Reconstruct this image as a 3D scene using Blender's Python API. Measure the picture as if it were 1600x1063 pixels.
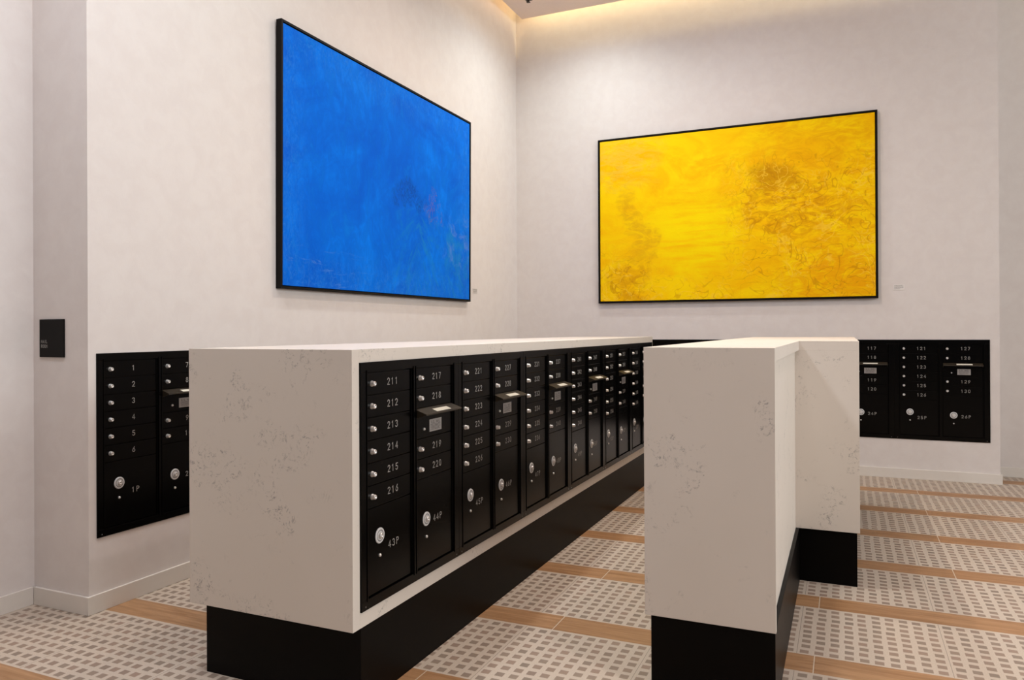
import bpy, bmesh, math, random
from mathutils import Matrix, Vector
random.seed(7)
for o in list(bpy.data.objects):
    bpy.data.objects.remove(o, do_unlink=True)
SC = bpy.context.scene
COL = SC.collection
PI = math.pi

# ---------------------------------------------------------------- camera
cam_d = bpy.data.cameras.new('camera')
cam = bpy.data.objects.new('camera', cam_d)
COL.objects.link(cam)
SC.camera = cam
YAW, PITCH, ROLL, FPX = -0.41668861, 1.674e-3, -4.789e-3, 1173.86
fwd = Vector((math.sin(YAW), math.cos(YAW), 0))
rgt = Vector((math.cos(YAW), -math.sin(YAW), 0))
up = Vector((0, 0, 1))
f2 = fwd * math.cos(PITCH) + up * math.sin(PITCH)
u2 = up * math.cos(PITCH) - fwd * math.sin(PITCH)
r3 = rgt * math.cos(ROLL) + u2 * math.sin(ROLL)
u3 = u2 * math.cos(ROLL) - rgt * math.sin(ROLL)
m = Matrix((r3, u3, -f2)).transposed().to_4x4()
m.translation = (0, 0, 1.42)
cam.matrix_world = m
cam_d.sensor_fit = 'HORIZONTAL'
cam_d.sensor_width = 36
cam_d.lens = FPX / 1600 * 36
cam_d.shift_y = -17.535 / 1600
cam_d.clip_start = 0.05

# ---------------------------------------------------------------- world, lights, exposure
SC.view_settings.view_transform = 'Standard'
SC.view_settings.look = 'None'
SC.view_settings.gamma = 1
SC.view_settings.use_curve_mapping = False
SC.view_settings.exposure = 0.0
W = bpy.data.worlds.new('world')
SC.world = W
W.use_nodes = True
W.node_tree.nodes['Background'].inputs[0].default_value = (0.80, 0.80, 0.86, 1)
W.node_tree.nodes['Background'].inputs[1].default_value = 0.08

CEIL_Z = 4.96
DOWN = [  # x, y, watts, colour, spot size deg, radius
    (-2.40, 1.40, 365, (0.96, 1.01, 1.12), 162, 0.28),
    (-2.40, 3.20, 80, (0.95, 1.05, 1.05), 162, 0.07),
    (-2.40, 5.20, 25, (1.10, 0.95, 0.85), 150, 0.07),
    (-2.40, 7.00, 130, (0.94, 1.03, 1.03), 160, 0.07),
    (-1.00, 6.90, 26, (0.95, 1.00, 1.15), 160, 0.07),
    (-1.20, 5.60, 235, (1.14, 0.98, 0.85), 160, 0.12),
    (-0.75, 4.20, 200, (1.0, 1.0, 0.97), 80, 0.12),
    (0.80, 2.00, 150, (1.12, 0.95, 0.98), 150, 0.07),
]
def add_light(name, kind, loc, energy, color, rot=(0, 0, 0), **kw):
    d = bpy.data.lights.new(name, kind)
    d.energy = energy
    d.color = color
    for k, v in kw.items():
        setattr(d, k, v)
    o = bpy.data.objects.new(name, d)
    o.location = loc
    o.rotation_euler = rot
    COL.objects.link(o)
    return o
for x, y, w, c, s, r in DOWN:
    add_light('downlight_lamp', 'SPOT', (x, y, CEIL_Z - 0.02), w, c, spot_size=math.radians(s), spot_blend=0.9, shadow_soft_size=r)
# light tape hidden in the cove above the ceiling panel
add_light('cove_light_tape', 'AREA', (-3.29, 3.2, 5.20), 60, (0.30, 0.21, 0.10), (0, math.radians(-20), 0), shape='RECTANGLE', size=0.02, size_y=9.2)
add_light('cove_light_tape', 'AREA', (-0.95, 7.815, 5.20), 14, (1.0, 0.83, 0.43), (math.radians(20), 0, 0), shape='RECTANGLE', size=4.6, size_y=0.02)
# daylight from the high windows on the right side of the lobby
add_light('window_daylight', 'AREA', (5.8, 2.0, 3.6), 320, (0.96, 1.03, 1.05), (0, math.radians(80), 0), shape='RECTANGLE', size=2.2, size_y=8)

# ---------------------------------------------------------------- node expression helper
def srgb(r, g, b):
    f = lambda c: (c / 255 / 12.92) if c / 255 <= 0.04045 else ((c / 255 + 0.055) / 1.055) ** 2.4
    return (f(r), f(g), f(b), 1)

class E:
    """a scalar socket with operators"""
    def __init__(s, nt, sock): s.nt, s.s = nt, sock
    def _m(s, op, *a, clamp=False):
        n = s.nt.nodes.new('ShaderNodeMath'); n.operation = op; n.use_clamp = clamp
        for i, v in enumerate((s,) + a):
            if isinstance(v, E): s.nt.links.new(v.s, n.inputs[i])
            else: n.inputs[i].default_value = v
        return E(s.nt, n.outputs[0])
    def __add__(s, o): return s._m('ADD', o)
    def __sub__(s, o): return s._m('SUBTRACT', o)
    def __mul__(s, o): return s._m('MULTIPLY', o)
    def __truediv__(s, o): return s._m('DIVIDE', o)
    def mod(s, o): return s._m('FLOORED_MODULO', o)
    def floor(s): return s._m('FLOOR')
    def abs(s): return s._m('ABSOLUTE')
    def lt(s, o): return s._m('LESS_THAN', o)
    def gt(s, o): return s._m('GREATER_THAN', o)
    def mx(s, o): return s._m('MAXIMUM', o)
    def mn(s, o): return s._m('MINIMUM', o)
    def pw(s, o): return s._m('POWER', o)
    def ramp(s, a, b):   # 0 at a, 1 at b, smooth
        n = s.nt.nodes.new('ShaderNodeMapRange'); n.interpolation_type = 'SMOOTHSTEP'
        s.nt.links.new(s.s, n.inputs[0])
        lo, hi = min(a, b), max(a, b)
        n.inputs[1].default_value = lo; n.inputs[2].default_value = hi
        n.inputs[3].default_value = 0 if a < b else 1; n.inputs[4].default_value = 1 if a < b else 0
        return E(s.nt, n.outputs[0])

class Mat:
    def __init__(s, name, rough=0.5, spec=0.5, metal=0.0, coat=0.0):
        s.m = bpy.data.materials.new(name); s.m.use_nodes = True
        s.nt = s.m.node_tree
        s.b = s.nt.nodes['Principled BSDF']
        s.b.inputs['Roughness'].default_value = rough
        s.b.inputs['Specular IOR Level'].default_value = spec
        s.b.inputs['Metallic'].default_value = metal
        s.b.inputs['Coat Weight'].default_value = coat
        s.co = s.nt.nodes.new('ShaderNodeTexCoord').outputs['Object']
    def xyz(s, co=None):
        n = s.nt.nodes.new('ShaderNodeSeparateXYZ'); s.nt.links.new(co or s.co, n.inputs[0])
        return [E(s.nt, o) for o in n.outputs]
    def vec(s, x, y, z):
        n = s.nt.nodes.new('ShaderNodeCombineXYZ')
        for i, v in enumerate((x, y, z)):
            if isinstance(v, E): s.nt.links.new(v.s, n.inputs[i])
            else: n.inputs[i].default_value = v
        return n.outputs[0]
    def mapc(s, scale=(1, 1, 1), loc=(0, 0, 0), rot=(0, 0, 0), co=None):
        n = s.nt.nodes.new('ShaderNodeMapping'); s.nt.links.new(co or s.co, n.inputs[0])
        n.inputs['Scale'].default_value = scale; n.inputs['Location'].default_value = loc; n.inputs['Rotation'].default_value = rot
        return n.outputs[0]
    def noise(s, scale, detail=3, rough=0.5, dist=0.0, co=None):
        n = s.nt.nodes.new('ShaderNodeTexNoise'); s.nt.links.new(co or s.co, n.inputs['Vector'])
        n.inputs['Scale'].default_value = scale; n.inputs['Detail'].default_value = detail
        n.inputs['Roughness'].default_value = rough; n.inputs['Distortion'].default_value = dist
        return E(s.nt, n.outputs['Fac'])
    def white(s, v):
        n = s.nt.nodes.new('ShaderNodeTexWhiteNoise'); s.nt.links.new(v, n.inputs['Vector'])
        return E(s.nt, n.outputs['Value'])
    def mix(s, f, a, b):
        n = s.nt.nodes.new('ShaderNodeMix'); n.data_type = 'RGBA'
        if isinstance(f, E): s.nt.links.new(f.s, n.inputs[0])
        else: n.inputs[0].default_value = f
        for i, v in ((6, a), (7, b)):
            if isinstance(v, tuple): n.inputs[i].default_value = v
            else: s.nt.links.new(v, n.inputs[i])
        return n.outputs[2]
    def color(s, c):
        if isinstance(c, tuple): s.b.inputs['Base Color'].default_value = c
        else: s.nt.links.new(c, s.b.inputs['Base Color'])
        return s
    def bump(s, h, strength=0.3, dist=0.01):
        n = s.nt.nodes.new('ShaderNodeBump'); n.inputs['Strength'].default_value = strength; n.inputs['Distance'].default_value = dist
        s.nt.links.new(h.s, n.inputs['Height']); s.nt.links.new(n.outputs[0], s.b.inputs['Normal'])
        return s
    def rough(s, e): s.nt.links.new(e.s, s.b.inputs['Roughness']); return s

def wall_mat():
    M = Mat('plaster_wallcovering', 0.85, 0.2)
    n = M.noise(9, 4, 0.6, 0.4)
    f = M.noise(140, 2, 0.5, co=M.mapc((1, 1, 0.35)))
    M.color(M.mix(n.ramp(0.3, 0.7), srgb(220, 211, 206), srgb(224, 216, 211)))
    M.bump(f + n * 2.0, 0.12, 0.002)
    return M.m
def quartz_mat():
    M = Mat('speckled_quartz', 0.5, 0.18)
    d = M.noise(11, 10, 0.72, 2.2)
    ridge = (d - 0.5).abs().ramp(0.030, 0.0)
    mask = M.noise(4.2, 3, 0.55, 0.6).ramp(0.525, 0.64)
    fine = M.noise(38, 8, 0.7, 1.0).ramp(0.48, 0.60)
    blot = M.noise(7.5, 6, 0.7, 1.4).ramp(0.585, 0.72)
    cloud = M.noise(2.2, 3, 0.5)
    f = (ridge * mask * fine * 0.85 + blot * fine * 0.26)
    c = M.mix(cloud, srgb(214, 204, 192), srgb(221, 212, 202))
    M.color(M.mix(f, c, srgb(112, 108, 106)))
    return M.m
def black_metal(name='black_powder_coated_metal', rough=0.24, c=(0.0008, 0.0007, 0.0007, 1), spec=0.16):
    M = Mat(name, rough, spec)
    n = M.noise(300, 2, 0.5)
    M.color(c).bump(n, 0.04, 0.0006)
    return M.m
def kick_mat():
    M = Mat('black_stained_toe_kick', 0.40, 0.08)
    n = M.noise(60, 3, 0.6, co=M.mapc((1, 1, 14)))
    M.color(M.mix(n, (0.0012, 0.0010, 0.0009, 1), (0.0030, 0.0024, 0.0021, 1))).bump(n, 0.05, 0.001)
    return M.m
def base_mat():
    M = Mat('baseboard_paint', 0.5, 0.4)
    n = M.noise(30, 2)
    M.color(M.mix(n, srgb(222, 214, 205), srgb(226, 218, 209)))
    return M.m
def floor_mat():
    M = Mat('woven_tile_and_wood_floor', 0.45, 0.25)
    x, y, z = M.xyz()
    left = x.lt(-2.1)
    y2 = y - left * 0.125
    t = (y2 - 3.51).mod(0.787)
    k = ((y2 - 3.51) / 0.787).floor()
    strip = t.gt(0.6055)
    line = (t - 0.6055).abs().lt(0.0022).mx(t.lt(0.0022)).mx(t.gt(0.7848))
    # ---- mosaic
    u = (x - 0.40).mod(0.60)
    cu = (u - 0.00275) / 0.0595
    cv = t / 0.0600
    iu, iv = cu.floor(), cv.floor()
    tu = ((x - 0.40) / 0.6).floor()
    rid = M.vec(iu + tu * 17.0, iv + k * 31.0, 0.5)
    r1 = M.white(rid)
    rid2 = M.vec(iu + tu * 17.0, iv + k * 31.0, 7.5)
    r2 = M.white(rid2)
    fu = (cu - iu - 0.5 + (r1 - 0.5) * 0.10).abs()
    fv = (cv - iv - 0.5 + (r2 - 0.5) * 0.06).abs()
    edge = fu.ramp(0.325, 0.285) * fv.ramp(0.315, 0.27)
    cell = edge * cu.gt(0) * cu.lt(10) * cv.lt(10)
    weave = M.noise(240, 3, 0.6)
    ccol = M.mix(r1, srgb(142, 127, 112), srgb(154, 131, 115))
    ccol = M.mix(r2.ramp(0.7, 1.0) * 0.5, ccol, srgb(126, 114, 102))
    ccol = M.mix(weave.ramp(0.3, 0.8) * 0.35, ccol, srgb(158, 140, 126))
    bcol = M.mix(weave.ramp(0.3, 0.7), srgb(188, 173, 156), srgb(200, 185, 169))
    tile = M.mix(cell, bcol, ccol)
    g = u.lt(0.0022)
    tile = M.mix(g * 0.8, tile, srgb(128, 116, 106))
    # ---- planks
    ph = x + 0.128 + k.lt(-1.5) * 0.328 + k.gt(0.5) * 0.45
    pi_ = (ph / 1.147).floor()
    pm = ph.mod(1.147)
    rp = M.white(M.vec(pi_, k, 3.5))
    grain = M.noise(1.0, 6, 0.62, 0.9, co=M.vec(x * 2.2, y * 30.0 + rp * 40.0, rp * 9.0))
    fine = M.noise(1.0, 3, 0.6, 0.0, co=M.vec(x * 9.0, y * 160.0, rp * 5.0))
    wc = M.mix(grain.ramp(0.3, 0.7), srgb(150, 112, 78), srgb(182, 142, 104))
    wc = M.mix(fine.ramp(0.45, 0.8) * 0.25, wc, srgb(138, 98, 66))
    wc = M.mix(rp * 0.35, wc, srgb(154, 110, 72))
    wc = M.mix(pm.lt(0.004), wc, srgb(205, 188, 166))
    c = M.mix(strip, tile, wc)
    c = M.mix(line * 0.8, c, srgb(200, 186, 170))
    M.color(c)
    M.rough(strip * -0.06 + 0.44) if False else None
    M.bump(weave * (cell * 0.4 + 0.2) + cell * -0.4, 0.15, 0.001)
    return M.m
def blue_mat():
    M = Mat('blue_paint_on_canvas', 0.7, 0.06)
    x, y, z = M.xyz()     # x 0..2.78, z 0..1.8
    wx, wz = M.noise(3.0, 5, 0.7, 0.5) - 0.5, M.noise(3.2, 5, 0.7, 0.5, co=M.mapc(loc=(5, 3, 8))) - 0.5
    n1 = M.noise(1.6, 6, 0.65, 0.8)
    xw, zw = x + wx * 0.9, z + wz * 0.7
    n2 = M.noise(5.5, 8, 0.72, 1.6, co=M.mapc((1.6, 1, 0.8), rot=(0, 0.5, 0)))
    n3 = M.noise(24, 6, 0.7, 2.5, co=M.mapc((1.5, 1, 0.6), rot=(0, -0.5, 0)))
    c = M.mix(n1.ramp(0.3, 0.7), srgb(0, 94, 212), srgb(0, 122, 238))
    c = M.mix(n2.ramp(0.35, 0.62) * 0.45, c, srgb(0, 80, 196))
    c = M.mix(n2.ramp(0.5, 0.75) * 0.5, c, srgb(6, 128, 228))
    # fan of strokes towards the lower right
    ang = ((z - 0.85) / ((x - 1.75).abs() + 0.25))
    fan = M.noise(1.0, 5, 0.65, 1.8, co=M.vec(ang * 2.2, x * 2.5, z * 1.6)).ramp(0.46, 0.66) * z.ramp(0.85, 0.6) * x.ramp(1.1, 1.7)
    c = M.mix(fan * 0.65, c, srgb(26, 128, 200))
    ed = x.mn(z).mn((x * -1.0) + 2.72).mn((z * -1.0) + 1.75)
    edg = ed.ramp(0.35, 0.0) * n3.ramp(0.45, 0.68)
    c = M.mix(edg * 0.38, c, srgb(70, 140, 222))
    scr = M.noise(3.0, 8, 0.75, 1.5, co=M.mapc((0.8, 1, 7))).ramp(0.56, 0.66) * z.ramp(0.45, 0.1) * x.ramp(1.6, 0.2)
    c = M.mix(scr * 0.5, c, srgb(100, 150, 216))
    lav = M.noise(6, 6, 0.7, 1.0).ramp(0.5, 0.66) * (((xw - 2.55) * (xw - 2.55) + (zw - 0.5) * (zw - 0.5)).ramp(0.12, 0.0))
    c = M.mix(lav * 0.6, c, srgb(96, 136, 214))
    d = ((xw - 1.62) * (xw - 1.62) * 6.0 + (zw - 0.86) * (zw - 0.86) * 22.0)
    dark = d.ramp(0.55, 0.0) * n3.ramp(0.40, 0.60)
    c = M.mix(dark * 0.65, c, srgb(16, 58, 134))
    d2 = ((xw - 1.98) * (xw - 1.98) * 14.0 + (zw - 0.82) * (zw - 0.82) * 26.0)
    red = d2.ramp(0.5, 0.05) * M.noise(14, 6, 0.8, 2.0, co=M.mapc((1.5, 1, 0.6))).ramp(0.48, 0.62)
    c = M.mix(red * 0.75, c, srgb(112, 96, 150))
    M.color(c)
    M.bump(n3 + n2, 0.25, 0.003)
    return M.m
def yellow_mat():
    M = Mat('yellow_paint_on_canvas', 0.6, 0.08)
    x0, y, z0 = M.xyz()
    wx, wz = M.noise(2.6, 5, 0.65, 0.5) - 0.5, M.noise(2.8, 5, 0.65, 0.5, co=M.mapc(loc=(5, 3, 8))) - 0.5
    x, z = x0 + wx * 0.8, z0 + wz * 0.5
    n1 = M.noise(2.2, 6, 0.6, 0.9, co=M.mapc((0.8, 1, 1.5)))
    n2 = M.noise(7, 7, 0.7, 1.5, co=M.mapc((0.7, 1, 1.6)))
    c = M.mix(n1.ramp(0.35, 0.65), srgb(250, 190, 0), srgb(255, 214, 2))
    # bright pool left of centre, horizontal streaks
    d = ((x - 1.05) * (x - 1.05) * 1.6 + (z - 0.70) * (z - 0.70) * 2.6)
    st = M.noise(1.0, 5, 0.6, 0.4, co=M.vec(x0 * 2.0, 0.0, z0 * 17.0))
    c = M.mix(d.ramp(0.75, 0.0) * st.ramp(0.3, 0.6) * 0.9, c, srgb(255, 226, 0))
    d = ((x - 1.15) * (x - 1.15) * 2.0 + (z - 1.32) * (z - 1.32) * 9.0)
    c = M.mix(d.ramp(0.5, 0.0) * n1.ramp(0.38, 0.55) * 0.9, c, srgb(255, 224, 10))
    # golden ochre right side and lower right
    c = M.mix(x.ramp(1.2, 2.2) * n2.ramp(0.35, 0.65) * 0.75, c, srgb(234, 164, 2))
    d = ((x - 2.45) * (x - 2.45) * 1.5 + (z - 0.22) * (z - 0.22) * 6.0)
    c = M.mix(d.ramp(0.8, 0.0) * n2.ramp(0.3, 0.6) * 0.55, c, srgb(240, 158, 4))
    d = ((x - 1.78) * (x - 1.78) * 5 + (z - 1.18) * (z - 1.18) * 14.0)
    c = M.mix(d.ramp(0.5, 0.0) * 0.75, c, srgb(196, 138, 6))
    d = ((x - 1.95) * (x - 1.95) * 1.6 + (z - 0.92) * (z - 0.92) * 5.0)
    c = M.mix(d.ramp(0.7, 0.0) * n2.ramp(0.42, 0.6) * 0.6, c, srgb(206, 140, 4))
    d = ((x - 0.35) * (x - 0.35) * 7 + (z - 0.18) * (z - 0.18) * 5.0)
    c = M.mix(d.ramp(0.7, 0.0) * n2.ramp(0.35, 0.6) * 0.75, c, srgb(212, 146, 10))
    d = ((x - 0.62 + z * 0.25) * (x - 0.62 + z * 0.25) * 26 + (z - 0.8) * (z - 0.8) * 3.0)
    c = M.mix(d.ramp(0.8, 0.0) * n2.ramp(0.35, 0.6) * 0.6, c, srgb(214, 152, 20))
    # pale corner upper left
    d = ((x - 0.25) * (x - 0.25) * 3 + (z - 1.6) * (z - 1.6) * 3.0)
    c = M.mix(d.ramp(0.8, 0.0) * n2.ramp(0.4, 0.62) * 0.55, c, srgb(236, 196, 70))
    # squiggles
    q = M.noise(3.4, 1.5, 0.5, 1.6)
    q2 = M.noise(6.5, 1, 0.5, 1.4)
    sq = (q - 0.5).abs().ramp(0.018, 0.005).mx((q2 - 0.52).abs().ramp(0.022, 0.006))
    msk = (x.ramp(1.2, 1.7) * z.ramp(1.6, 1.2)).mx(x.ramp(0.8, 0.3) * z.ramp(0.7, 0.3)).mx(z.ramp(0.35, 0.1) * 0.8)
    c = M.mix(sq * msk * M.noise(3.1, 2).ramp(0.42, 0.54) * 0.5, c, srgb(252, 206, 60))
    q3 = M.noise(4.6, 1.5, 0.5, 1.6, co=M.mapc(loc=(4, 2, 1)))
    c = M.mix((q3 - 0.5).abs().ramp(0.018, 0.004) * msk * 0.5, c, srgb(190, 124, 6))
    M.color(c)
    M.bump(n2 + sq * 0.6, 0.25, 0.003)
    return M.m
def plain(name, c, rough=0.5, metal=0.0, spec=0.5):
    M = Mat(name, rough, spec, metal)
    n = M.noise(60, 2)
    d = tuple(max(0, v * 0.94) for v in c[:3]) + (1,)
    M.color(M.mix(n, d, c))
    return M.m

WALL = wall_mat(); QUARTZ = quartz_mat(); BLACK = black_metal(); KICK = kick_mat(); BASE = base_mat(); FLOOR = floor_mat()
BLUE = blue_mat(); YELLOW = yellow_mat()
FRAMEB = black_metal('black_picture_frame', 0.5, (0.004, 0.003, 0.003, 1), 0.15)
CEILM = plain('ceiling_paint', srgb(244, 226, 216), 0.9, 0, 0.2)
CHROME = plain('chrome', (0.78, 0.75, 0.72, 1), 0.34, 0.7)
DARKMETAL = plain('dark_keyway_metal', (0.10, 0.09, 0.08, 1), 0.35, 1.0)
SILVER = plain('silver_lock_ring', (0.66, 0.65, 0.64, 1), 0.42, 0.1)
NUMC = plain('engraved_number_silver', srgb(160, 156, 150), 0.5, 0.0)
PLATE = plain('silver_decal_plate', srgb(176, 170, 166), 0.4, 0.3)
PRINT = plain('decal_print', srgb(62, 58, 58), 0.6)
STICK = plain('cream_hood_decal', srgb(236, 230, 212), 0.4)
SLOTM = black_metal('bronze_black_hood', 0.40, (0.028, 0.020, 0.011, 1), 0.7)
SIGNM = black_metal('sign_plate_black', 0.5, (0.005, 0.004, 0.0035, 1), 0.12)
SIGNT = plain('sign_lettering', srgb(150, 146, 140), 0.5)
ACRYL = plain('caption_card_acrylic', srgb(205, 196, 190), 0.3)
CAPW = plain('caption_card_white', srgb(232, 226, 220), 0.4)
TRIMW = plain('downlight_trim_white', srgb(225, 220, 212), 0.5)
BAFFLE = plain('downlight_baffle', srgb(26, 22, 20), 0.5)

# ---------------------------------------------------------------- mesh helpers
def bx(bm, x0, x1, y0, y1, z0, z1, bev=0.0):
    if not bev:
        v = [bm.verts.new((x, y, z)) for x in (x0, x1) for y in (y0, y1) for z in (z0, z1)]
        for f in ((0, 1, 3, 2), (4, 6, 7, 5), (0, 4, 5, 1), (2, 3, 7, 6), (0, 2, 6, 4), (1, 5, 7, 3)):
            bm.faces.new([v[i] for i in f])
        return
    t = bmesh.new()
    bx(t, x0, x1, y0, y1, z0, z1)
    bmesh.ops.bevel(t, geom=list(t.edges), offset=bev, segments=2, profile=0.6, affect='EDGES')
    me = bpy.data.meshes.new('tmp'); t.to_mesh(me); t.free(); bm.from_mesh(me); bpy.data.meshes.remove(me)
def lathe(bm, prof, cx, cz, n=20, y0=0.0):
    """prof: list of (radius, y); axis along Y (towards the viewer is -y)"""
    rings = []
    for r, y in prof:
        if r < 1e-6: rings.append([bm.verts.new((cx, y + y0, cz))])
        else: rings.append([bm.verts.new((cx + r * math.cos(2 * PI * i / n), y + y0, cz + r * math.sin(2 * PI * i / n))) for i in range(n)])
    for a, b in zip(rings, rings[1:]):
        for i in range(n):
            j = (i + 1) % n
            if len(a) == 1 and len(b) == 1: continue
            if len(a) == 1: bm.faces.new((a[0], b[i], b[j]))
            elif len(b) == 1: bm.faces.new((a[i], b[0], a[j]))
            else: bm.faces.new((a[i], b[i], b[j], a[j]))
def mesh(name, bm, smooth=False):
    bmesh.ops.recalc_face_normals(bm, faces=bm.faces)
    me = bpy.data.meshes.new(name); bm.to_mesh(me); bm.free()
    if smooth:
        me.shade_smooth() if hasattr(me, 'shade_smooth') else None
    return me
def obj(name, me, mat=None, parent=None, loc=(0, 0, 0), smooth_angle=None):
    if isinstance(me, bmesh.types.BMesh): me = mesh(name, me)
    if mat and not me.materials: me.materials.append(mat)
    o = bpy.data.objects.new(name, me); COL.objects.link(o)
    o.location = loc
    if parent: o.parent = parent
    return o
def box(name, mat, parent, *b, bev=0.0):
    bm = bmesh.new(); bx(bm, *b, bev=bev); return obj(name, bm, mat, parent)
def struct(name, bm, mat):
    o = obj(name, bm, mat); o['kind'] = 'structure'; return o
def thing(name, label, cat, loc=(0, 0, 0), rz=0.0, group=None):
    o = bpy.data.objects.new(name, None); COL.objects.link(o)
    o.location = loc; o.rotation_euler = (0, 0, rz); o.empty_display_size = 0.1
    o['label'] = label; o['category'] = cat
    if group: o['group'] = group
    return o
def tag(o, label, cat, group=None):
    o['label'] = label; o['category'] = cat
    if group: o['group'] = group
    return o

# stroke lettering: polylines in a box 0.6 wide, 1 high
def arc(cx, cy, rx, ry, a0, a1, n=10):
    return [(cx + rx * math.cos(math.radians(a0 + (a1 - a0) * i / n)), cy + ry * math.sin(math.radians(a0 + (a1 - a0) * i / n))) for i in range(n + 1)]
GLY = {
    '0': [arc(.3, .7, .28, .3, 0, 180) + arc(.3, .3, .28, .3, 180, 360) + [(.58, .7)]],
    '1': [[(.12, .80), (.32, 1), (.32, 0)]],
    '2': [arc(.3, .72, .28, .28, 165, -35) + [(.02, 0), (.6, 0)]],
    '3': [arc(.28, .74, .26, .26, 150, -80) + arc(.28, .26, .30, .27, 80, -155)],
    '4': [[(.45, 0), (.45, 1), (0, .28), (.62, .28)]],
    '5': [[(.55, 1), (.10, 1), (.06, .55)] + arc(.28, .31, .30, .31, 130, -150)],
    '6': [[(.48, 1), (.18, .62)] + arc(.3, .3, .28, .3, 150, 510, 16)],
    '7': [[(.02, 1), (.58, 1), (.2, 0)]],
    '8': [arc(.3, .76, .23, .24, -90, 270, 14), arc(.3, .27, .29, .27, 90, 450, 14)],
    '9': [arc(.3, .7, .28, .3, -30, 330, 16) + [(.42, .38), (.12, 0)]],
    'P': [[(.04, 0), (.04, 1), (.35, 1)] + arc(.35, .76, .23, .24, 90, -90, 8) + [(.04, .52)]],
    'U': [[(.03, 1), (.03, .3)] + arc(.3, .28, .27, .28, 180, 360, 8) + [(.57, 1)]],
    'S': [arc(.3, .75, .25, .25, 30, 250, 8) + arc(.3, .26, .27, .26, 80, -150, 8)],
    '.': [[(.25, 0), (.33, 0)]],
    'M': [[(0, 0), (0, 1), (.3, .4), (.6, 1), (.6, 0)]],
    'A': [[(0, 0), (.3, 1), (.6, 0)], [(.12, .35), (.48, .35)]],
    'I': [[(.3, 0), (.3, 1)]],
    'L': [[(.05, 1), (.05, 0), (.55, 0)]],
    'R': [[(.04, 0), (.04, 1), (.35, 1)] + arc(.35, .76, .23, .24, 90, -90, 8) + [(.04, .52)], [(.3, .52), (.6, 0)]],
    'O': [arc(.3, .5, .3, .5, 0, 360, 18)],
    ' ': [],
}
def stroke_text(bm, s, x, z, h, w, adv=0.95, y=-0.0006, wx=1.0, center=True):
    """ribbon lettering in the XZ plane facing -Y"""
    A = adv * h * wx
    tot = A * len(s) - (adv - .6) * h * wx
    x0 = x - tot / 2 if center else x
    for i, ch in enumerate(s):
        for pl in GLY[ch]:
            P = [Vector((x0 + i * A + px * h * wx, z - h / 2 + pz * h)) for px, pz in pl]
            Q = [P[0]]
            for p in P[1:]:
                if (p - Q[-1]).length > 1e-5: Q.append(p)
            P = Q
            L, R = [], []
            for j, p in enumerate(P):
                a = (P[j] - P[j - 1]).normalized() if j else (P[1] - P[0]).normalized()
                b = (P[j + 1] - P[j]).normalized() if j < len(P) - 1 else a
                t = (a + b)
                t = t.normalized() if t.length > 0.2 else a
                nrm = Vector((-t.y, t.x))
                k = min(1.6, 1 / max(0.4, abs(nrm.dot(Vector((-a.y, a.x))))))
                e = t * (w / 2 if j == len(P) - 1 else (-w / 2 if j == 0 else 0))
                L.append(bm.verts.new((p.x + e.x + nrm.x * w / 2 * k, y, p.y + e.y + nrm.y * w / 2 * k)))
                R.append(bm.verts.new((p.x + e.x - nrm.x * w / 2 * k, y, p.y + e.y - nrm.y * w / 2 * k)))
            for j in range(len(P) - 1):
                bm.faces.new((L[j], R[j], R[j + 1], L[j + 1]))
def text_mesh(name, s, h, w, adv=0.95, wx=1.0, depth=0.0005):
    bm = bmesh.new()
    stroke_text(bm, s, 0, 0, h, w, adv, 0.0, wx)
    r = bmesh.ops.extrude_face_region(bm, geom=list(bm.faces))
    bmesh.ops.translate(bm, verts=[v for v in r['geom'] if isinstance(v, bmesh.types.BMVert)], vec=(0, -depth, 0))
    return mesh(name, bm)

# ---------------------------------------------------------------- key dimensions
XW = -3.475          # left wall
YB = 8.005           # back wall
YC = 2.588           # outer corner of the left wall
XE = 1.284           # right end of the back wall
TOP = 5.27
UW, UH = 0.7785, 0.939        # mailbox unit
ZU = 0.372

# ---------------------------------------------------------------- room
bm = bmesh.new(); bx(bm, -6, 6, -4, 9, -0.1, 0); struct('floor', bm, FLOOR)
def holed(bm, axis, a0, a1, d0, d1, z1, h0, h1, hz0, hz1):
    """wall slab with one rectangular recess; axis 'x': the wall runs along y"""
    segs = [(a0, h0, 0, z1), (h1, a1, 0, z1), (h0, h1, 0, hz0), (h0, h1, hz1, z1)]
    for s0, s1, z0, zz in segs:
        if s1 - s0 < 1e-4: continue
        if axis == 'x': bx(bm, d0, d1, s0, s1, z0, zz)
        else: bx(bm, s0, s1, d0, d1, z0, zz)
LU = 2.632    # left wall unit start (y)
bm = bmesh.new()
holed(bm, 'x', YC, YB, XW - 0.415, XW, TOP, LU + 0.015, LU + UW - 0.015, ZU + 0.015, ZU + UH - 0.015)
struct('wall_left', bm, WALL)
bm = bmesh.new()
BU = 1.208 - 4 * UW
holed(bm, 'y', XW, XE, YB, YB + 0.445, TOP, BU + 0.015, 1.208 - 0.015, ZU + 0.015, ZU + UH - 0.015)
struct('wall_back', bm, WALL)
bm = bmesh.new(); bx(bm, -4.2, -3.89, -4, YC, 0, TOP); struct('wall_alcove', bm, WALL)
bm = bmesh.new(); bx(bm, XE - 0.3, 6, 8.45, 8.7, 0, TOP); struct('wall_right', bm, WALL)
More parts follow.
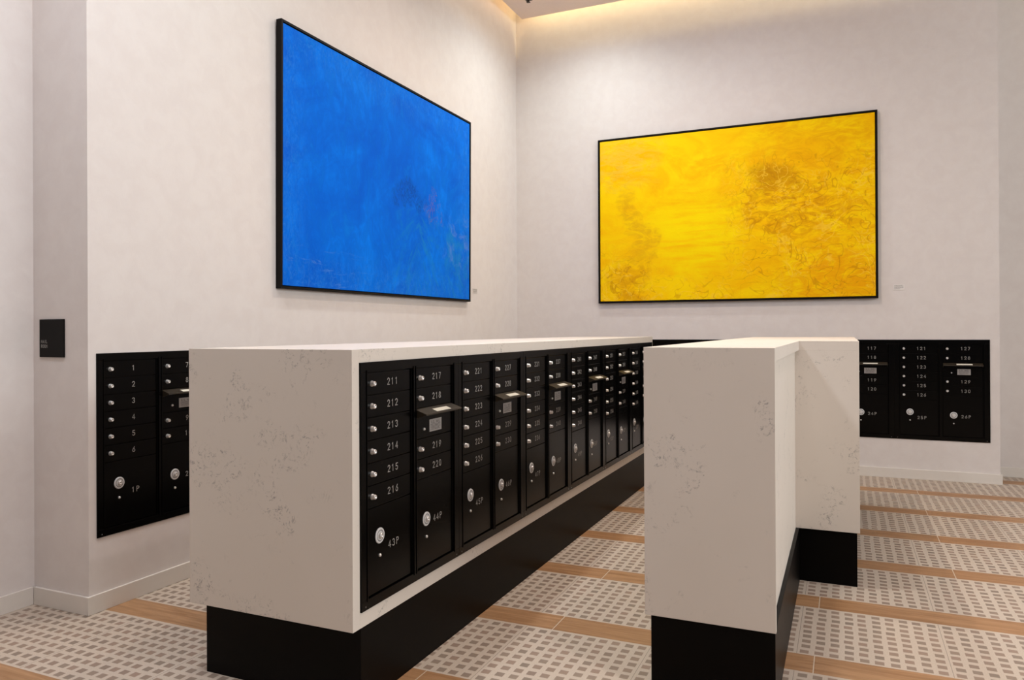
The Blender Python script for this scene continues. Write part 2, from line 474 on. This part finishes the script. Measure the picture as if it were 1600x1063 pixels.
# baseboards with a small bevelled top
def bb(name, *segs):
    bm = bmesh.new()
    for s in segs: bx(bm, *s, bev=0.002)
    struct(name, bm, BASE)
T = 0.015
bb('baseboard_left', (XW, XW + T, YC - T, YB, 0, 0.091), (-3.89 + T, XW, YC - T, YC, 0, 0.091))
bb('baseboard_alcove', (-3.89, -3.89 + T, -4, YC - T, 0, 0.091))
bb('baseboard_back', (XW + T, XE + T, YB - T, YB, 0, 0.091), (XE, XE + T, YB, 8.45, 0, 0.091))
bb('baseboard_right', (XE + T, 6, 8.45 - T, 8.45, 0, 0.091))
# ceiling: upper slab and the dropped panel that stops short of the walls
bm = bmesh.new()
bx(bm, -4.2, 6, -4, 8.7, TOP, TOP + 0.1)
bx(bm, XW + 0.134, 6, -4, YB - 0.134, CEIL_Z, CEIL_Z + 0.05)
struct('ceiling', bm, CEILM)

# recessed downlights in the ceiling panel
PLACES = ['in front of the long island', 'above the near end of the long island', 'before the blue painting', 'nearest the corner of the two painted walls',
          'before the yellow painting', 'above the far end of the aisle', 'above the aisle between the islands', 'in front of the right island']
for (x, y, w, c, s, r), where in zip(DOWN, PLACES):
    t = thing('downlight', 'round recessed ceiling downlight, the one ' + where, 'light', (x, y, CEIL_Z), group='ceiling downlights')
    bm = bmesh.new()
    n = 28
    for r0, r1, z0, z1 in ((0.062, 0.052, 0, -0.006), (0.052, 0.046, -0.006, 0.0)):
        a = [bm.verts.new((r0 * math.cos(2 * PI * k / n), r0 * math.sin(2 * PI * k / n), z0)) for k in range(n)]
        b = [bm.verts.new((r1 * math.cos(2 * PI * k / n), r1 * math.sin(2 * PI * k / n), z1)) for k in range(n)]
        for k in range(n): bm.faces.new((a[k], a[(k + 1) % n], b[(k + 1) % n], b[k]))
    obj('trim_ring', bm, TRIMW, t)
    bm = bmesh.new()
    a = [bm.verts.new((0.046 * math.cos(2 * PI * k / n), 0.046 * math.sin(2 * PI * k / n), -0.001)) for k in range(n)]
    bm.faces.new(a)
    obj('baffle', bm, BAFFLE, t)

# small dark sprinkler head in the ceiling panel near the corner
t = thing('sprinkler_head', 'small dark sprinkler head in the ceiling near the corner', 'sprinkler', (-3.075, 7.42, CEIL_Z))
bm = bmesh.new(); bx(bm, -0.035, 0.035, -0.035, 0.035, -0.006, 0.0, bev=0.004); obj('escutcheon', bm, BAFFLE, t)
bm = bmesh.new(); bx(bm, -0.008, 0.008, -0.008, 0.008, -0.030, -0.006, bev=0.002); bx(bm, -0.018, 0.018, -0.018, 0.018, -0.034, -0.030, bev=0.001); obj('deflector', bm, BAFFLE, t)

# ---------------------------------------------------------------- mailbox units
# local frame: x to the right along the face, -y towards the viewer, z up; origin at the lower left of the flange
C1, C2, DW = 0.046, 0.404, 0.318     # left edge of each column's doors, door width
ROW = 0.0872
R0 = 0.855                           # z of the first row's centre above the unit's bottom
FR, INS = -0.006, 0.006              # flange face, door face
def frame_mesh():
    bm = bmesh.new()
    # flange ring and mullions
    bx(bm, 0, UW, FR, 0.012, UH - 0.038, UH, bev=0.0015)
    bx(bm, 0, UW, FR, 0.012, 0, 0.038, bev=0.0015)
    bx(bm, 0, C1 - 0.004, FR, 0.012, 0.038, UH - 0.038, bev=0.0015)
    bx(bm, C2 + DW + 0.010, UW, FR, 0.012, 0.038, UH - 0.038, bev=0.0015)
    bx(bm, C1 + DW + 0.010, C2 - 0.004, FR, 0.012, 0.038, UH - 0.038, bev=0.0015)
    # hinge rails to the right of each column
    for c in (C1, C2):
        bx(bm, c + DW + 0.0015, c + DW + 0.0085, FR + 0.004, 0.014, 0.040, UH - 0.040, bev=0.002)
    # raised beads framing each column
    for c in (C1, C2):
        bx(bm, c - 0.010, c - 0.005, FR - 0.003, FR + 0.002, 0.030, UH - 0.030, bev=0.001)
        bx(bm, c + DW + 0.011, c + DW + 0.016, FR - 0.003, FR + 0.002, 0.030, UH - 0.030, bev=0.001)
    # cabinet body behind
    bx(bm, 0.022, UW - 0.022, 0.012, 0.34, 0.022, UH - 0.022)
    return mesh('unit_frame', bm)
def door_mesh(h):
    bm = bmesh.new(); bx(bm, 0, DW, INS - 0.004, INS + 0.008, -h / 2, h / 2, bev=0.0014)
    return mesh('door', bm)
DOOR_H = ROW - 0.0035
FRAME_ME = frame_mesh(); DOOR_ME = door_mesh(DOOR_H)
PA_TOP = R0 - 5.5 * ROW - 0.002; PB_TOP = R0 - 391 / 872 * 10 * ROW + 0.0 - ROW / 2 + 0.0
PB_TOP = R0 - 0.391 - ROW / 2 - 0.002
PA_ME = door_mesh(PA_TOP - 0.042); PB_ME = door_mesh(PB_TOP - 0.042)
OUT_T, OUT_B = R0 - 1.5 * ROW - 0.002, R0 - 0.305 + ROW / 2 + 0.002
OUT_ME = door_mesh(OUT_T - OUT_B)
DF = INS - 0.004    # door face y
def lock_mesh():
    bm = bmesh.new()
    lathe(bm, [(0.0118, 0), (0.0118, -0.003), (0.0100, -0.005), (0.0094, -0.015), (0.0082, -0.0175), (0.0052, -0.018), (0.0044, -0.0135), (0, -0.0135)], 0, 0, 20)
    me = mesh('lock', bm)
    for p in me.polygons: p.use_smooth = True
    return me
def plock_mesh():
    bm = bmesh.new()
    lathe(bm, [(0.0305, 0), (0.0305, -0.0022), (0.0290, -0.0038), (0.0150, -0.0038), (0.0140, -0.0020), (0, -0.0020)], 0, 0, 36)
    return mesh('parcel_lock', bm)
def pring_mesh():
    bm = bmesh.new()     # dark engraved arc around the cylinder
    lathe(bm, [(0.0222, -0.00385), (0.0215, -0.0043), (0.0200, -0.0043), (0.0193, -0.00385)], 0, 0, 32)
    return mesh('engraved_ring', bm)
def pcyl_mesh():
    bm = bmesh.new()
    lathe(bm, [(0.0115, -0.002), (0.0112, -0.010), (0.0095, -0.0125), (0.0048, -0.0125), (0.0040, -0.009), (0, -0.009)], 0, 0, 24)
    me = mesh('key_cylinder', bm)
    for p in me.polygons: p.use_smooth = True
    return me
def screw_mesh():
    bm = bmesh.new()
    lathe(bm, [(0.0065, 0), (0.0062, -0.004), (0.004, -0.0065), (0.0015, -0.0065), (0, -0.004)], 0, 0, 14)
    me = mesh('screw', bm)
    for p in me.polygons: p.use_smooth = True
    return me
PRING_ME = pring_mesh()
LOCK_ME, PLOCK_ME, PCYL_ME, SCREW_ME = lock_mesh(), plock_mesh(), pcyl_mesh(), screw_mesh()
def keyway():
    bm = bmesh.new(); bx(bm, -0.0012, 0.0012, -0.0185, -0.0168, -0.0045, 0.0045)
    return mesh('keyway', bm)
def hood_mesh():
    bm = bmesh.new()
    # sloping roof plate, turned-down lip and two cheeks
    w0, w1 = 0.0, DW
    pr = [(0.006, 0.008), (-0.052, -0.012), (-0.052, -0.018), (-0.048, -0.0175), (0.006, 0.003)]
    for a in (0,):
        L = [bm.verts.new((w0, y, z)) for y, z in pr]; R = [bm.verts.new((w1, y, z)) for y, z in pr]
        for i in range(len(pr)):
            j = (i + 1) % len(pr); bm.faces.new((L[i], R[i], R[j], L[j]))
        bm.faces.new(L); bm.faces.new(R[::-1])
    for x0, x1 in ((0.0, 0.003), (DW - 0.003, DW)):
        P = [(0.006, 0.004), (-0.048, -0.0175), (0.006, -0.035)]
        a = [bm.verts.new((x0, y, z)) for y, z in P]; b = [bm.verts.new((x1, y, z)) for y, z in P]
        for i in range(3): j = (i + 1) % 3; bm.faces.new((a[i], b[i], b[j], a[j]))
        bm.faces.new(a); bm.faces.new(b[::-1])
    return mesh('hood', bm)
HOOD_ME = hood_mesh()
def hood_sticker():
    bm = bmesh.new(); sl = -0.020 / 0.058
    def pt(x, y, up): return bm.verts.new((x, y, 0.008 + (0.006 - y) * sl + up))
    x0, x1 = DW * 0.335, DW * 0.735
    a = [pt(x0, -0.018, .0004), pt(x1, -0.018, .0004), pt(x1, -0.044, .0004), pt(x0, -0.044, .0004)]
    b = [pt(x0, -0.018, .0012), pt(x1, -0.018, .0012), pt(x1, -0.044, .0012), pt(x0, -0.044, .0012)]
    bm.faces.new(a); bm.faces.new(b)
    for i in range(4): j = (i + 1) % 4; bm.faces.new((a[i], a[j], b[j], b[i]))
    return mesh('decal', bm)
STICK_ME = hood_sticker()
def plate_mesh():
    bm = bmesh.new(); bx(bm, -0.0535, 0.0535, -0.0012, 0.0, -0.027, 0.027, bev=0.0005); return mesh('label_plate', bm)
def plate_print():
    bm = bmesh.new()
    stroke_text(bm, 'U.S. MAIL', 0, 0.0145, 0.0105, 0.0022, 0.95, 0, 0.85)
    for k, (a, b) in enumerate(((-.042, .040), (-.040, .036), (-.043, .042), (-.036, .030), (-.041, .038))):
        z = 0.004 - k * 0.0055
        x = a
        while x < b:
            w = random.uniform(.003, .010); bx(bm, x, min(x + w, b), -0.0002, 0.0, z - .0011, z + .0011); x += w + .0022
    return mesh('printed_lettering', bm)
PLATE_ME, PRINT_ME = plate_mesh(), plate_print()
KEY_ME = keyway()
num_cache = {}
def number(s, parent, x, z, h=0.0255):
    if s not in num_cache: num_cache[s] = text_mesh('number', s, h, 0.0031, 1.12, 1.0)
    return obj('number', num_cache[s], NUMC, parent, (x, DF, z))
def mail_unit(loc, rz, first, parcel, label, group):
    t = thing('mailbox_unit', label, 'mailbox', loc, rz, group)
    obj('frame', FRAME_ME, BLACK, t)
    n = first
    def door(c, z):
        nonlocal n
        d = obj('mailbox_door', DOOR_ME, BLACK, t, (c, 0, z))
        l = obj('lock', LOCK_ME, CHROME, d, (0.036, DF, 0.0))
        number(str(n), d, 0.182 if n > 9 else 0.175, 0.002)
        n += 1
    for i in range(6): door(C1, R0 - i * ROW)
    for dz in (0, ROW, 0.305, 0.305 + ROW): door(C2, R0 - dz)
    # outgoing mail panel
    p = obj('outgoing_mail_panel', OUT_ME, BLACK, t, (C2, 0, (OUT_T + OUT_B) / 2))
    zc = (OUT_T + OUT_B) / 2
    h = obj('hood', HOOD_ME, SLOTM, p, (0, 0, OUT_T - 0.006 - zc)); h['label'] = 'dark bronze hood over the outgoing mail slot'
    obj('hood_decal', STICK_ME, STICK, p, (0, 0, OUT_T - 0.006 - zc))
    obj('label_plate', PLATE_ME, PLATE, p, (0.170, DF, 0.641 - zc + 0.0))
    obj('printed_lettering', PRINT_ME, PRINT, p, (0.170, DF - 0.0013, 0.641 - zc))
    obj('screw', SCREW_ME, CHROME, p, (0.070, DF, 0.632 - zc))
    for c, me, ztop, zl, zn, nx, num in ((C1, PA_ME, PA_TOP, 0.258, 0.207, 0.185, parcel), (C2, PB_ME, PB_TOP, 0.240, 0.229, 0.185, parcel + 1)):
        zc = (ztop + 0.042) / 2
        d = obj('parcel_door', me, BLACK, t, (c, 0, zc))
        obj('parcel_lock', PLOCK_ME, SILVER, d, (0.086, DF, zl - zc))
        obj('engraved_ring', PRING_ME, PRINT, d, (0.086, DF, zl - zc))
        obj('key_cylinder', PCYL_ME, CHROME, d, (0.086, DF, zl - zc))
        obj('screw', SCREW_ME, CHROME, d, (0.086, DF, zl - 0.077 - zc))
        number('%dP' % num, d, nx, zn - zc)
    for x in (0.026, UW - 0.026):
        obj('flange_screw', FSCREW_ME, DARKCH, t, (x, FR, 0.014))
    return t
DARKCH = plain('blackened_screw', (0.25, 0.24, 0.23, 1), 0.3, 1.0)
bm = bmesh.new(); lathe(bm, [(0.0035, 0.0), (0.0032, -0.0012), (0.0, -0.0016)], 0, 0, 10); FSCREW_ME = mesh('flange_screw', bm)

mail_unit((XW, LU, ZU), PI / 2, 1, 1, 'black mailbox unit set in the left wall, boxes 1 to 10', 'black mailbox units')
BACKL = {91: 'leftmost of the four units in the back wall, wholly behind the islands',
         101: 'second from the left of the four units in the back wall',
         111: 'black mailbox unit in the back wall, boxes 111 to 120, partly behind the right island',
         121: 'black mailbox unit in the back wall, boxes 121 to 130, at the right end'}
for i in range(4):
    n = 91 + 10 * i
    lab = BACKL[n] if BACKL[n].startswith('black') else 'black mailbox unit, ' + BACKL[n]
    mail_unit((BU + i * UW, YB, ZU), 0, n, 19 + 2 * i, lab, 'black mailbox units')
XI = -1.665; YI = 2.298; IU = 2.345; ZI = 0.361
ISL = {211: 'nearest the camera', 221: 'second unit from the near end', 231: 'third unit from the near end',
       241: 'fourth unit from the near end', 251: 'fifth unit from the near end', 261: 'farthest of the row, half hidden'}
for i in range(6):
    n = 211 + 10 * i
    mail_unit((XI, IU + i * UW, ZI), PI / 2, n, 43 + 2 * i, 'black island mailbox unit, boxes %d to %d, %s' % (n, n + 9, ISL[n]), 'black mailbox units')

# ---------------------------------------------------------------- long island on the left
IY1 = IU + 6 * UW + 0.032
IX0 = -2.478; ZB, ZT = 0.302, 1.350
t = thing('mailbox_island', 'long white veined quartz island with a row of black mailboxes on its right side', 'island', ((IX0 + XI) / 2, (YI + IY1) / 2, 0))
ox, oy = t.location.x, t.location.y
def part(name, mat, b, bev=0.0015, par=None, off=(0, 0)):
    bm = bmesh.new(); bx(bm, b[0] - off[0], b[1] - off[0], b[2] - off[1], b[3] - off[1], b[4], b[5], bev=bev)
    return obj(name, bm, mat, par)
O = (ox, oy)
ZS = ZT - 0.050       # underside of the top slab
part('countertop', QUARTZ, (IX0, XI, IU - 0.002, IY1, ZS, ZT), 0.0006, t, O)
part('end_panel', QUARTZ, (IX0, XI, YI, IU - 0.002, ZB, ZT), 0.0012, t, O)
part('end_panel', QUARTZ, (IX0, XI, IY1 - 0.030, IY1, ZB, ZS), 0.0010, t, O)
part('back_panel', QUARTZ, (IX0, IX0 + 0.03, IU - 0.002, IY1 - 0.030, ZB, ZS), 0, t, O)
part('bottom_rail', QUARTZ, (XI - 0.30, XI, IU - 0.002, IY1 - 0.030, ZB, ZI + 0.0), 0.0008, t, O)
part('toe_kick', KICK, (IX0 + 0.035, XI - 0.004, YI + 0.055, IY1 - 0.05, 0, ZB), 0.001, t, O)['label'] = 'black toe kick'

# ---------------------------------------------------------------- island on the right
RX0, RX1, RY0, RY1 = -0.722, -0.234, 2.905, 6.75
SX1, SY0 = 0.072, 4.505
t = thing('mailbox_island', 'white veined quartz island on the right, stepped in plan, plain sides', 'island', ((RX0 + RX1) / 2, (RY0 + RY1) / 2, 0))
O = (t.location.x, t.location.y)
bm = bmesh.new()   # L-shaped top slab
pts = [(RX0, RY0 + 0.02), (RX1, RY0 + 0.02), (RX1, SY0), (SX1, SY0), (SX1, RY1), (RX0, RY1)]
lo = [bm.verts.new((x - O[0], y - O[1], ZS)) for x, y in pts]; hi = [bm.verts.new((x - O[0], y - O[1], ZT)) for x, y in pts]
bm.faces.new(lo[::-1]); bm.faces.new(hi)
for i in range(6): j = (i + 1) % 6; bm.faces.new((lo[i], lo[j], hi[j], hi[i]))
bmesh.ops.bevel(bm, geom=list(bm.edges), offset=0.0006, segments=2, affect='EDGES')
obj('countertop', bm, QUARTZ, t)
part('end_panel', QUARTZ, (RX0, RX1, RY0, RY0 + 0.02, ZB, ZT), 0.0012, t, O)
part('side_panel', QUARTZ, (RX1 - 0.046, RX1 - 0.022, RY0 + 0.02, SY0 + 0.05, ZB, ZS), 0, t, O)['label'] = 'plain recessed side panel'
part('end_panel', QUARTZ, (RX1 - 0.022, SX1, SY0, SY0 + 0.02, ZB, ZS), 0.0008, t, O)
part('side_panel', QUARTZ, (SX1 - 0.02, SX1, SY0 + 0.02, RY1, ZB, ZS), 0.0008, t, O)
part('side_panel', QUARTZ, (RX0, RX0 + 0.02, RY0 + 0.02, RY1, ZB, ZS), 0.0008, t, O)
part('end_panel', QUARTZ, (RX0 + 0.02, SX1 - 0.02, RY1 - 0.02, RY1, ZB, ZS), 0.0008, t, O)
bm = bmesh.new()
bx(bm, RX0 + 0.022 - O[0], RX1 - 0.004 - O[0], RY0 + 0.012 - O[1], RY1 - 0.04 - O[1], 0, ZB, bev=0.001)
obj('toe_kick', bm, KICK, t)['label'] = 'black toe kick'
part('toe_kick', KICK, (RX1 - 0.004, SX1 - 0.014, SY0 + 0.03, RY1 - 0.04, 0, ZB), 0.0005, t, O)['label'] = 'black toe kick of the stepped-out part'

# ---------------------------------------------------------------- paintings
PW, PH, PD = 2.775, 1.80, 0.045
def painting(loc, rz, mat, label, roll=0.0):
    t = thing('framed_painting', label, 'painting', loc, rz)
    t.rotation_euler = (roll, 0, rz)
    bm = bmesh.new()
    w, d = 0.016, PD
    bx(bm, 0, w, -d, 0, 0, PH, bev=0.001); bx(bm, PW - w, PW, -d, 0, 0, PH, bev=0.001)
    bx(bm, w, PW - w, -d, 0, 0, w, bev=0.001); bx(bm, w, PW - w, -d, 0, PH - w, PH, bev=0.001)
    bx(bm, w, PW - w, -0.008, -0.002, w, PH - w)
    obj('frame', bm, FRAMEB, t)
    bm = bmesh.new(); g = w + 0.006
    bx(bm, 0, PW - 2 * g, -d + 0.006, -0.008, 0, PH - 2 * g, bev=0.002)
    obj('canvas', bm, mat, t, (g, 0, g))
    return t
painting((XW, 3.953, 1.706), PI / 2, BLUE, 'large abstract painting in deep blue, black frame, hung on the left wall', 0.0075)
painting((-2.478, YB, 1.708), 0, YELLOW, 'large abstract painting in yellow and gold, black frame, hung on the back wall')
def caption(loc, rz, w, h, label, back):
    t = thing('caption_card', label, 'card', loc, rz)
    box('card', back, t, 0, w, -0.003, 0, 0, h, bev=0.0005)
    bm = bmesh.new()
    for k in range(4):
        z = h * (0.82 - 0.2 * k); x = w * 0.08
        e = w * (0.9 if k < 3 else 0.6)
        while x < e:
            q = random.uniform(.004, .012); bx(bm, x, min(x + q, e), -0.0034, -0.003, z - h * .045, z + h * .045); x += q + .0025
    obj('printed_lines', bm, SIGNT if back is ACRYL else PRINT2, t)
PRINT2 = plain('faint_grey_print', srgb(150, 142, 138), 0.6)
caption((XW, 6.862, 1.799), PI / 2, 0.10, 0.049, 'small grey caption card on the left wall beside the blue painting', ACRYL)
caption((0.428, YB, 1.782), 0, 0.092, 0.053, 'small pale caption card on the back wall beside the yellow painting', CAPW)

# ---------------------------------------------------------------- room sign in the alcove return
t = thing('room_sign', 'black rectangular room sign with small grey lettering on the corner wall at left', 'sign', (-3.832, YC, 1.291))
box('plate', SIGNM, t, 0, 0.187, -0.008, 0, 0, 0.196, bev=0.001)
bm = bmesh.new()
stroke_text(bm, 'MAIL', 0.014, 0.081, 0.015, 0.0026, 0.86, -0.0085, 1.0, center=False)
stroke_text(bm, 'ROOM', 0.014, 0.057, 0.015, 0.0026, 0.86, -0.0085, 1.0, center=False)
obj('lettering', bm, SIGNT, t)
